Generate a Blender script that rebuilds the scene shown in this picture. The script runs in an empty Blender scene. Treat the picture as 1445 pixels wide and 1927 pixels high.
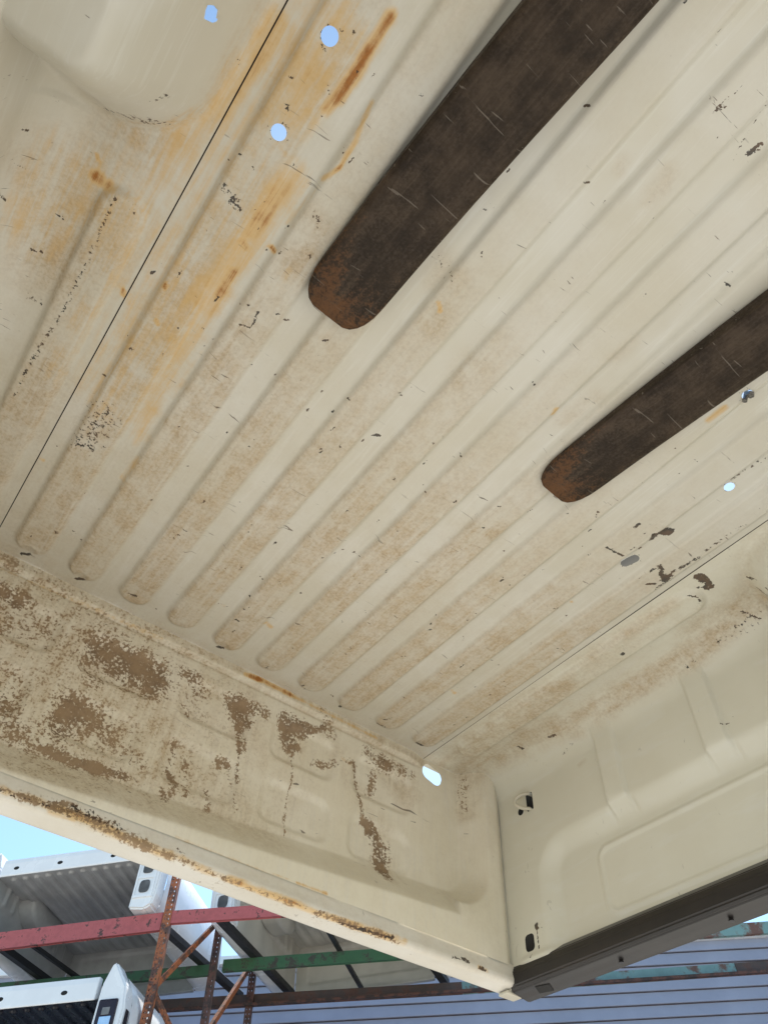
import bpy, bmesh, math, random
import numpy as np
from mathutils import Matrix, Vector
random.seed(7)
R = math.radians
sc = bpy.context.scene
C = sc.collection

# ------------------------------------------------------------------ camera
cd = bpy.data.cameras.new('camera'); cam = bpy.data.objects.new('camera', cd); C.objects.link(cam)
cd.sensor_fit = 'HORIZONTAL'; cd.sensor_width = 36; cd.lens = 33.97; cd.clip_start = .02; cd.clip_end = 2000
cam.matrix_world = Matrix(((0.99741381, 0.06772018, 0.02407651, 0), (0.06918801, -0.81397653, -0.57676271, 0),
                           (-0.01946077, 0.57693689, -0.81655686, 1.6), (0, 0, 0, 1)))
sc.camera = cam
# ------------------------------------------------------------------ sky, sun, exposure
SUN = Vector((.06, .62, 1.05)).normalized()
w = bpy.data.worlds.new('World'); sc.world = w; w.use_nodes = True
nt = w.node_tree; nt.nodes.clear()
sky = nt.nodes.new('ShaderNodeTexSky'); sky.sky_type = 'NISHITA'; sky.sun_disc = False
sky.sun_elevation = math.asin(SUN.z); sky.sun_rotation = math.atan2(SUN.x, SUN.y)
sky.air_density = 1.0; sky.dust_density = .6; sky.ozone_density = .7
bg = nt.nodes.new('ShaderNodeBackground'); bg.inputs[1].default_value = .125
wo = nt.nodes.new('ShaderNodeOutputWorld')
wb = nt.nodes.new('ShaderNodeMix'); wb.data_type = 'RGBA'; wb.blend_type = 'MULTIPLY'; wb.inputs[0].default_value = 1   # camera white balance of the open sky
wb.inputs[7].default_value = (.90, 1.06, 1.06, 1); nt.links.new(sky.outputs[0], wb.inputs[6])
nt.links.new(wb.outputs[2], bg.inputs[0]); nt.links.new(bg.outputs[0], wo.inputs[0])
sl = bpy.data.lights.new('sun', 'SUN'); sl.energy = 4.4; sl.angle = R(.5); sl.color = (1, .955, .88)
so = bpy.data.objects.new('sun', sl); C.objects.link(so); so.rotation_euler = SUN.to_track_quat('Z', 'Y').to_euler()
vs = sc.view_settings; vs.view_transform = 'Standard'; vs.look = 'None'; vs.gamma = 1; vs.use_curve_mapping = False
vs.exposure = 1.0
sc.render.engine = 'CYCLES'
sc.cycles.max_bounces = 6; sc.cycles.diffuse_bounces = 4

# ------------------------------------------------------------------ material helpers
class NT:
    def __init__(s, name):
        s.m = bpy.data.materials.new(name); s.m.use_nodes = True; s.t = s.m.node_tree
        s.p = s.t.nodes['Principled BSDF']
    def n(s, typ, **kw):
        x = s.t.nodes.new(typ)
        for k, v in kw.items(): setattr(x, k, v)
        return x
    def put(s, inp, v):
        if isinstance(v, bpy.types.NodeSocket): s.t.links.new(v, inp)
        elif v is not None: inp.default_value = v
    def math(s, op, a, b=None, c=None, clamp=False):
        x = s.n('ShaderNodeMath', operation=op, use_clamp=clamp)
        s.put(x.inputs[0], a); s.put(x.inputs[1], b)
        if c is not None: s.put(x.inputs[2], c)
        return x.outputs[0]
    def coord(s, scale=(1, 1, 1), rot=(0, 0, 0)):
        tc = s.n('ShaderNodeTexCoord'); mp = s.n('ShaderNodeMapping')
        mp.inputs['Scale'].default_value = scale; mp.inputs['Rotation'].default_value = rot
        s.t.links.new(tc.outputs['Object'], mp.inputs[0]); return mp.outputs[0]
    def noise(s, vec, scale, detail=5, rough=.55, dist=0):
        x = s.n('ShaderNodeTexNoise'); s.put(x.inputs['Vector'], vec)
        x.inputs['Scale'].default_value = scale; x.inputs['Detail'].default_value = detail
        x.inputs['Roughness'].default_value = rough; x.inputs['Distortion'].default_value = dist
        return x.outputs['Fac']
    def ss(s, v, a, b, lo=0, hi=1):
        x = s.n('ShaderNodeMapRange', interpolation_type='SMOOTHSTEP'); s.put(x.inputs[0], v)
        x.inputs[1].default_value = a; x.inputs[2].default_value = b; x.inputs[3].default_value = lo; x.inputs[4].default_value = hi
        return x.outputs[0]
    def mix(s, f, a, b):
        x = s.n('ShaderNodeMix', data_type='RGBA'); s.put(x.inputs[0], f)
        for i, v in ((6, a), (7, b)): s.put(x.inputs[i], v if isinstance(v, bpy.types.NodeSocket) else (*v, 1))
        return x.outputs[2]
    def bump(s, h, strength, dist=.002):
        x = s.n('ShaderNodeBump'); x.inputs['Strength'].default_value = strength; x.inputs['Distance'].default_value = dist
        s.put(x.inputs['Height'], h); s.t.links.new(x.outputs[0], s.p.inputs['Normal'])
    def set(s, col=None, rough=None, metal=None, spec=None, coat=None):
        for k, v in (('Base Color', col), ('Roughness', rough), ('Metallic', metal), ('Specular IOR Level', spec), ('Coat Weight', coat)):
            if v is None: continue
            if k == 'Base Color' and not isinstance(v, bpy.types.NodeSocket): v = (*v, 1)
            s.put(s.p.inputs[k], v)
        return s.m

def bed_paint(name, stretch, across, paint=(.56, .53, .44), paint2=(.60, .58, .51), wall=False):
    """aged cream paint; marks come from the attribute 'marks' (R film of dirt, G rust, B bare chips and painted rib-end shade, A mud) broken up by noise"""
    k = NT(name); at = k.n('ShaderNodeAttribute', attribute_name='marks'); sep = k.n('ShaderNodeSeparateColor')
    k.t.links.new(at.outputs['Color'], sep.inputs[0])
    D, G, B, A = sep.outputs[0], sep.outputs[1], sep.outputs[2], at.outputs['Alpha']
    o = k.coord(); st = k.coord(stretch)
    big = k.noise(o, 5.0, 3); mid = k.noise(o, 24, 5, .68); fine = k.noise(o, 150, 3, .65, .3); stk = k.noise(st, 1, 4, .65, .5)
    base = k.mix(k.ss(big, .35, .7), paint, paint2)
    base = k.mix(k.math('MULTIPLY', k.ss(stk, .5, .72), .35), base, (.69, .69, .64))
    # film of dirt
    m = k.math('ADD', k.math('MULTIPLY', mid, .9), k.math('MULTIPLY', stk, .7))
    m = k.math('ADD', m, k.math('MULTIPLY', fine, .32))
    df = k.math('MULTIPLY', D, k.ss(m, .66, 1.30, .22, 1.1), clamp=True)
    dcol = k.mix(k.ss(fine, .35, .7), (.46, .345, .205), (.34, .24, .13))
    base = k.mix(k.math('MULTIPLY', df, .82, clamp=True), base, dcol)
    # rust wash
    r = k.math('ADD', G, k.math('MULTIPLY', k.math('SUBTRACT', k.math('ADD', k.math('MULTIPLY', stk, .6), k.math('MULTIPLY', mid, .4)), .5), 2.6))
    rw = k.math('MULTIPLY', k.ss(k.math('ADD', k.math('MULTIPLY', r, .6), k.math('MULTIPLY', G, .4)), .04, .62), k.ss(G, .02, .22))
    base = k.mix(k.math('MULTIPLY', rw, .85), base, (.60, .395, .16))
    rs = k.math('MULTIPLY', k.ss(r, .5, 1.05), k.ss(G, .25, .6))
    base = k.mix(rs, base, k.mix(fine, (.43, .17, .03), (.20, .075, .02)))
    # mud
    fl = k.math('ADD', k.math('MULTIPLY', mid, .45), k.math('MULTIPLY', fine, .55))
    a = k.math('ADD', A, k.math('MULTIPLY', k.math('SUBTRACT', fl, .5), 6.0))
    mf = k.math('MULTIPLY', k.ss(a, .35, .75), k.ss(A, .03, .3))
    base = k.mix(k.math('MULTIPLY', mf, .92), base, k.mix(k.ss(mid, .35, .65), (.15, .088, .043), (.27, .18, .10)))
    # chips, scuffs and painted rib-end shade: drawn ones, then a sparse scatter of nicks
    b = k.math('ADD', B, k.math('MULTIPLY', k.math('SUBTRACT', fine, .5), 2.0))
    bf = k.math('MULTIPLY', k.ss(b, .46, .58), k.ss(B, .05, .15))
    sn = k.noise(k.coord(tuple(.35 * c for c in across)), 1, 3, .5, 2.2)
    reg = big
    nick = k.math('MULTIPLY', k.ss(sn, .70, .73), k.ss(reg, .40, .6))
    chip_shade = k.math('MAXIMUM', bf, k.math('MULTIPLY', nick, .25 if wall else .8))
    base = k.mix(k.math('MULTIPLY', chip_shade, .93), base, k.mix(k.ss(mid, .4, .62), (.022, .018, .016), (.085, .045, .022)))
    ro = k.math('ADD', .33 if wall else .38, k.math('MULTIPLY', k.math('ADD', df, k.math('MAXIMUM', mf, rw)), .3), clamp=True)
    k.set(base, ro, spec=.45)
    k.bump(k.noise(o, 45, 3, .6), .10, .002)
    return k.m

def plain(name, col, rough=.5, metal=0, var=.25, scale=12, bump=0, spec=.5):
    k = NT(name); n = k.noise(k.coord(), scale, 6, .6)
    dark = tuple(c * (1 - var) for c in col)
    k.set(k.mix(k.ss(n, .35, .65), dark, col), k.ss(n, .3, .7, max(rough - .08, .02), min(rough + .1, 1)), metal, spec)
    if bump: k.bump(n, bump, .002)
    return k.m

def worn(name, col, rust, amount, scale=14, rough=.55):
    k = NT(name); o = k.coord(); n = k.noise(o, scale, 8, .68); f = k.noise(o, scale * 6, 4)
    fac = k.ss(k.math('ADD', n, k.math('MULTIPLY', f, .25)), .72 - amount * .3, .80 - amount * .2)
    base = k.mix(k.ss(n, .3, .6), tuple(c * .75 for c in col), col)
    k.set(k.mix(fac, base, k.mix(f, rust, tuple(c * .45 for c in rust))), rough); k.bump(n, .2, .002)
    return k.m

def fork_steel():
    k = NT('fork steel'); o = k.coord(); st = k.coord((60, 3, 60)); tc = k.n('ShaderNodeTexCoord'); sp = k.n('ShaderNodeSeparateXYZ')
    k.t.links.new(tc.outputs['Object'], sp.inputs[0])
    n = k.noise(o, 16, 8, .65); f = k.noise(o, 210, 4, .65); s = k.noise(st, 1, 6, .68, 1.2); sc2 = k.noise(k.coord((12, 160, 60), (0, 0, .9)), 1, 3, .5, .6)
    base = k.mix(k.ss(n, .35, .65), (.018, .0115, .0065), (.038, .025, .015))
    base = k.mix(k.ss(k.math('ADD', k.math('MULTIPLY', s, .5), k.math('ADD', k.math('MULTIPLY', f, .18), k.math('MULTIPLY', n, .32))), .44, .66, 0, .75), base, (.070, .049, .033))
    base = k.mix(k.math('MULTIPLY', k.ss(sc2, .66, .70), .55), base, (.2, .17, .14))
    band = k.noise(k.coord((22, 1.1, 22)), 1, 4, .6)
    base = k.mix(k.ss(k.math('ADD', k.math('MULTIPLY', band, .75), k.math('MULTIPLY', f, .25)), .5, .66, 0, .5), base, (.088, .062, .042))
    tip = k.ss(sp.outputs[1], -.36, -.02)
    r = k.math('ADD', k.math('MULTIPLY', tip, .60), k.math('MULTIPLY', k.math('SUBTRACT', k.math('ADD', k.math('MULTIPLY', n, .6), k.math('MULTIPLY', f, .4)), .5), 1.6))
    base = k.mix(k.ss(r, .48, .72, 0, .75), base, k.mix(f, (.17, .065, .016), (.09, .04, .014)))
    k.set(base, k.ss(f, .35, .7, .62, .42), .0, .22)
    k.bump(k.math('ADD', k.math('MULTIPLY', n, .5), k.math('MULTIPLY', f, .5)), .35, .002)
    return k.m

def rail_plastic():
    k = NT('weathered black rail'); o = k.coord(); st = k.coord((40, 2.5, 40)); n = k.noise(o, 14, 7, .65); s = k.noise(st, 1, 6, .6); f = k.noise(o, 120, 4)
    base = k.mix(k.ss(n, .3, .7), (.011, .010, .010), (.018, .015, .014))
    base = k.mix(k.ss(s, .48, .75, 0, .6), base, (.030, .021, .016))
    k.set(base, k.ss(s, .3, .7, .30, .44), 0, .5); k.bump(f, .12, .001)
    return k.m

M = {}
M['floor'] = bed_paint('aged cream floor paint', (85, 4.5, 85), (26, 190, 26))
M['bulk'] = bed_paint('aged cream bulkhead paint', (70, 70, 5), (30, 30, 120), paint=(.69, .645, .52), paint2=(.73, .69, .58))
M['side'] = bed_paint('aged cream side paint', (30, 6, 30), (60, 120, 60), paint=(.635, .615, .515), paint2=(.66, .645, .55), wall=True)
M['rim'] = bed_paint('aged white rim paint', (20, 60, 60), (120, 40, 40), paint=(.63, .60, .52), paint2=(.68, .66, .60))
M['fork'] = fork_steel(); M['rail'] = rail_plastic()
M['cream'] = plain('cream paint', (.60, .56, .45), .4, var=.15)
M['dark'] = plain('painted cavity shade', (.012, .011, .010), .8)  # near-black colour stands in for the shade inside slots and gaps
M['seal'] = plain('dark brown seam sealer', (.035, .024, .016), .85)
M['behind'] = plain('grey chassis bracket', (.20, .20, .20), .5, bump=.1)
M['white'] = plain('white truck paint', (.78, .79, .80), .22, var=.05, scale=4)
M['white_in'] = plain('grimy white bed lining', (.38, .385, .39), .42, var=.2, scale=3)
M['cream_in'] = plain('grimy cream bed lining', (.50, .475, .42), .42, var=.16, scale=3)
M['red'] = worn('worn red rack paint', (.42, .10, .10), (.10, .05, .04), .15, 9)
M['orange'] = worn('rusty orange rack paint', (.36, .11, .035), (.12, .055, .035), .5, 9)
M['post_dark'] = worn('dark rusted rack steel', (.11, .045, .03), (.045, .026, .02), .5, 9)
M['green'] = worn('worn green rack paint', (.035, .115, .05), (.06, .055, .04), .3, 8)
M['teal'] = worn('weathered teal beam paint', (.15, .27, .27), (.17, .085, .06), .32, 2.2)
M['brown'] = worn('rusted brown beam', (.075, .05, .04), (.12, .055, .035), .4, 6)
M['black'] = plain('black crossbar steel', (.018, .018, .02), .5)
M['siding'] = plain('blue grey lap siding paint', (.30, .315, .40), .55, var=.12, scale=1.3)
M['lamp'] = plain('smoked tail lamp lens', (.02, .008, .01), .08, var=.2)
M['chrome'] = plain('lamp reflector chrome', (.8, .8, .82), .12, 1, var=.1)
M['decal'] = plain('black stripe decal', (.012, .013, .02), .3)
M['bolt'] = plain('worn bolt steel', (.30, .29, .28), .35, .8, bump=.2)
M['ground'] = None

# ------------------------------------------------------------------ object helpers
def tag(o, label=None, cat=None, group=None, kind=None):
    for k, v in (('label', label), ('category', cat), ('group', group), ('kind', kind)):
        if v: o[k] = v
    return o
def empty(name, mat=None, **kw):
    o = bpy.data.objects.new(name, None); C.objects.link(o); o.empty_display_size = .1
    if mat is not None: o.matrix_world = mat
    return tag(o, **kw)
def link(name, me, m, parent=None, smooth=False):
    o = bpy.data.objects.new(name, me); C.objects.link(o); me.materials.append(m); o.parent = parent
    if smooth: me.polygons.foreach_set('use_smooth', [True] * len(me.polygons))
    return o
def from_bm(name, bm, m, parent=None, smooth=False):
    bmesh.ops.recalc_face_normals(bm, faces=bm.faces)
    me = bpy.data.meshes.new(name); bm.to_mesh(me); bm.free(); return link(name, me, m, parent, smooth)
def bbox(bm, lo, hi, mat=None):
    r = bmesh.ops.create_cube(bm, size=1)
    for v in r['verts']:
        v.co = Vector([lo[i] + (v.co[i] + .5) * (hi[i] - lo[i]) for i in range(3)])
        if mat is not None: v.co = mat @ v.co
    return r['verts']
def box(name, lo, hi, m, parent=None, bevel=0, mat=None):
    bm = bmesh.new(); bbox(bm, lo, hi, mat)
    if bevel: bmesh.ops.bevel(bm, geom=bm.edges[:], offset=bevel, segments=2, affect='EDGES', profile=.6)
    return from_bm(name, bm, m, parent)
def bar_bm(bm, a, b, w, h, up=Vector((0, 0, 1))):
    a, b = Vector(a), Vector(b); y = (b - a).normalized(); x = y.cross(up).normalized(); z = x.cross(y)
    mt = Matrix((x, y, z)).transposed().to_4x4(); mt.translation = a
    return bbox(bm, (-w / 2, 0, -h / 2), (w / 2, (b - a).length, h / 2), mt)
def bar(name, a, b, w, h, m, parent=None, bevel=.004):
    bm = bmesh.new(); bar_bm(bm, a, b, w, h)
    if bevel: bmesh.ops.bevel(bm, geom=bm.edges[:], offset=bevel, segments=1, affect='EDGES')
    return from_bm(name, bm, m, parent)
def extrude(name, prof, axis, t0, t1, m, parent=None, n=1, closed=True, bevel=0):
    """prof: 2D points in the plane across `axis`; swept straight from t0 to t1"""
    bm = bmesh.new(); rings = []
    for i in range(n + 1):
        t = t0 + (t1 - t0) * i / n
        rings.append([bm.verts.new((t, a, b) if axis == 0 else (a, t, b) if axis == 1 else (a, b, t)) for a, b in prof])
    k = len(prof)
    for i in range(n):
        for j in range(k if closed else k - 1):
            bm.faces.new((rings[i][j], rings[i][(j + 1) % k], rings[i + 1][(j + 1) % k], rings[i + 1][j]))
    if closed: bm.faces.new(rings[0][::-1]); bm.faces.new(rings[-1])
    if bevel:
        bm.normal_update()
        bmesh.ops.bevel(bm, geom=[e for e in bm.edges if len(e.link_faces) == 2 and e.calc_face_angle(0) > .3], offset=bevel, segments=2, affect='EDGES')
    return from_bm(name, bm, m, parent)
def tube_bm(bm, pts, r, seg=10):
    pts = [Vector(p) for p in pts]; rings = []
    for i, p in enumerate(pts):
        d = (pts[min(i + 1, len(pts) - 1)] - pts[max(i - 1, 0)]).normalized()
        x = d.orthogonal().normalized() if i == 0 else (x - d * x.dot(d)).normalized()
        y = d.cross(x)
        rings.append([bm.verts.new(p + r * (math.cos(2 * math.pi * j / seg) * x + math.sin(2 * math.pi * j / seg) * y)) for j in range(seg)])
    for a, b in zip(rings, rings[1:]):
        for j in range(seg): bm.faces.new((a[j], a[(j + 1) % seg], b[(j + 1) % seg], b[j]))
    bm.faces.new(rings[0][::-1]); bm.faces.new(rings[-1])

def smooth01(a, b, x):
    t = np.clip((x - a) / (b - a), 0, 1); return t * t * (3 - 2 * t)
def seg_dist(px, py, pts):
    d = np.full(px.shape, 1e9)
    P = [np.array(p) for p in pts]
    if len(P) == 1: P = P * 2
    for a, b in zip(P, P[1:]):
        ab = b - a; L = max((ab ** 2).sum(), 1e-9)
        t = np.clip(((px - a[0]) * ab[0] + (py - a[1]) * ab[1]) / L, 0, 1)
        d = np.minimum(d, np.hypot(px - a[0] - t * ab[0], py - a[1] - t * ab[1]))
    return d
def stains(px, py, lst, add=False):
    out = np.zeros(px.shape)
    for pts, r, s, k in lst:
        xs = [p[0] for p in pts]; ys = [p[1] for p in pts]; e = r + s
        sel = (px > min(xs) - e) & (px < max(xs) + e) & (py > min(ys) - e) & (py < max(ys) + e)
        if not sel.any(): continue
        v = k * (1 - smooth01(r * .3, max(r + s, .004), seg_dist(px[sel], py[sel], pts)))
        out[sel] = np.minimum(out[sel] + v, 1.0) if add else np.maximum(out[sel], v)
    return out
def rrect(px, py, cx, cy, hx, hy, r):
    qx = np.abs(px - cx) - hx + r; qy = np.abs(py - cy) - hy + r
    return np.hypot(np.maximum(qx, 0), np.maximum(qy, 0)) + np.minimum(np.maximum(qx, qy), 0) - r
def sheet(name, P, marks, m, parent, holes=(), uv=None):
    """grid of points P[n,k,3] as one smooth sheet; holes = signed distance arrays (n,k) whose inside is cut out, rim snapped to the outline"""
    n, k = P.shape[:2]; P = P.copy()
    idx = np.arange(n * k).reshape(n, k)
    q = np.stack([idx[:-1, :-1], idx[1:, :-1], idx[1:, 1:], idx[:-1, 1:]], -1).reshape(-1, 4)
    keep = np.ones(len(q), bool)
    for cu, cv, fn in holes:
        d = fn(uv[0], uv[1]); cut = d.ravel()[q].mean(1) <= 0; keep &= ~cut
        inn = np.zeros(n * k, bool); inn[q[cut].ravel()] = True
        outv = np.zeros(n * k, bool); outv[q[~cut].ravel()] = True
        near = (inn & outv).reshape(n, k)
        e = 1e-4; gu = (fn(uv[0] + e, uv[1]) - d) / e; gv = (fn(uv[0], uv[1] + e) - d) / e
        g = gu ** 2 + gv ** 2 + 1e-9
        P[..., cu] -= np.where(near, d * gu / g, 0); P[..., cv] -= np.where(near, d * gv / g, 0)
    q = q[keep]
    me = bpy.data.meshes.new(name)
    me.vertices.add(n * k); me.vertices.foreach_set('co', P.astype(np.float32).ravel())
    me.loops.add(len(q) * 4); me.polygons.add(len(q))
    me.loops.foreach_set('vertex_index', q.ravel().astype(np.int32))
    me.polygons.foreach_set('loop_start', np.arange(0, len(q) * 4, 4, dtype=np.int32))
    me.polygons.foreach_set('use_smooth', np.ones(len(q), bool))
    me.update(); me.validate()
    a = me.attributes.new('marks', 'FLOAT_COLOR', 'POINT')
    a.data.foreach_set('color', np.stack([np.broadcast_to(x, (n, k)) for x in marks], -1).astype(np.float32).ravel())
    return link(name, me, m, parent)

RUST_F = [
 ([(-1.146, -1.349), (-1.145, -1.304), (-1.146, -1.254), (-1.153, -1.202)], 0.0027, 0.016, 0.62),
 ([(-1.149, -1.297), (-1.145, -1.225)], 0.0021, 0.0125, 0.3),
 ([(-1.106, -1.251), (-1.095, -1.192), (-1.093, -1.151), (-1.106, -1.118)], 0.0015, 0.0051, 0.55),
 ([(-1.093, -1.151), (-1.106, -1.088), (-1.112, -1.026)], 0.0008, 0.0055, 0.35),
 ([(-1.147, -1.09), (-1.149, -1.029), (-1.152, -0.958), (-1.147, -0.859)], 0.0129, 0.0177, 0.5),
 ([(-1.149, -1.054), (-1.152, -0.974)], 0.005, 0.0116, 0.2),
 ([(-1.142, -0.904), (-1.144, -0.794), (-1.147, -0.673)], 0.0018, 0.0092, 0.42),
 ([(-1.158, -0.959), (-1.146, -0.951)], 0.0035, 0.0053, 0.3),
 ([(-1.113, -0.978), (-1.106, -0.977)], 0.0035, 0.0035, 0.9),
 ([(-1.224, -0.817), (-1.222, -0.808)], 0.0028, 0.0038, 0.9),
 ([(-1.278, -0.757), (-1.275, -0.747)], 0.0038, 0.0038, 0.85),
 ([(-1.207, -0.747), (-1.202, -0.741)], 0.003, 0.003, 0.8),
 ([(-1.392, -0.902), (-1.368, -0.9)], 0.005, 0.0166, 0.7),
 ([(-1.403, -0.933), (-1.398, -0.926)], 0.0024, 0.0041, 0.7),
 ([(-1.356, -0.863)], 0.0017, 0.0026, 0.6),
 ([(-1.317, -0.879)], 0.0017, 0.0026, 0.5),
 ([(-1.249, -1.264), (-1.238, -1.205)], 0.002, 0.0081, 0.38),
 ([(-1.226, -1.297), (-1.224, -1.267)], 0.0013, 0.0067, 0.32),
 ([(-1.183, -1.12), (-1.167, -1.114)], 0.0023, 0.0054, 0.35),
 ([(-0.295, -1.247), (-0.296, -1.212)], 0.0032, 0.0084, 0.55),
 ([(-0.532, -1.054), (-0.528, -1.042)], 0.0032, 0.0053, 0.6),
 ([(-0.836, -1.078), (-0.825, -1.068)], 0.0019, 0.0056, 0.6),
 ([(-1.26, -0.316)], 0.0037, 0.0062, 0.5),
 ([(-1.265, -0.755), (-1.262, -0.739)], 0.0019, 0.0067, 0.4),
 ([(-0.651, -0.198), (-0.631, -0.19)], 0.0031, 0.0079, 0.4),
 ([(-0.759, -0.179)], 0.0031, 0.0077, 0.3),
 ([(-1.106, -0.448), (-1.11, -0.377)], 0.0024, 0.0097, 0.28),
 ([(-1.069, -0.966), (-1.07, -0.925)], 0.0027, 0.0163, 0.2),
 ([(-0.137, -0.287), (-0.125, -0.283)], 0.0035, 0.007, 0.5),
 ([(-0.137, -0.712)], 0.0029, 0.0043, 0.7),
]
YEL_F = [
 ([(-1.378, -1.102), (-1.354, -0.96), (-1.334, -1.067)], 0.0144, 0.0866, 0.35),
 ([(-1.287, -1.22), (-1.311, -0.965), (-1.317, -0.524)], 0.0137, 0.0412, 0.4),
 ([(-1.229, -1.294), (-1.221, -1.109), (-1.222, -0.782), (-1.219, -0.545)], 0.04, 0.0733, 0.5),
 ([(-1.139, -1.092), (-1.145, -0.963), (-1.148, -0.84)], 0.021, 0.0242, 0.75),
 ([(-1.148, -0.84), (-1.129, -0.495)], 0.0133, 0.038, 0.6),
 ([(-1.432, -0.871), (-1.447, -0.767), (-1.396, -0.848)], 0.0335, 0.0921, 0.55),
 ([(-1.191, -1.292), (-1.189, -1.178)], 0.0272, 0.0408, 0.4),
 ([(-1.269, -1.248), (-1.27, -1.176), (-1.277, -1.111)], 0.0095, 0.0203, 0.5),
]
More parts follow.
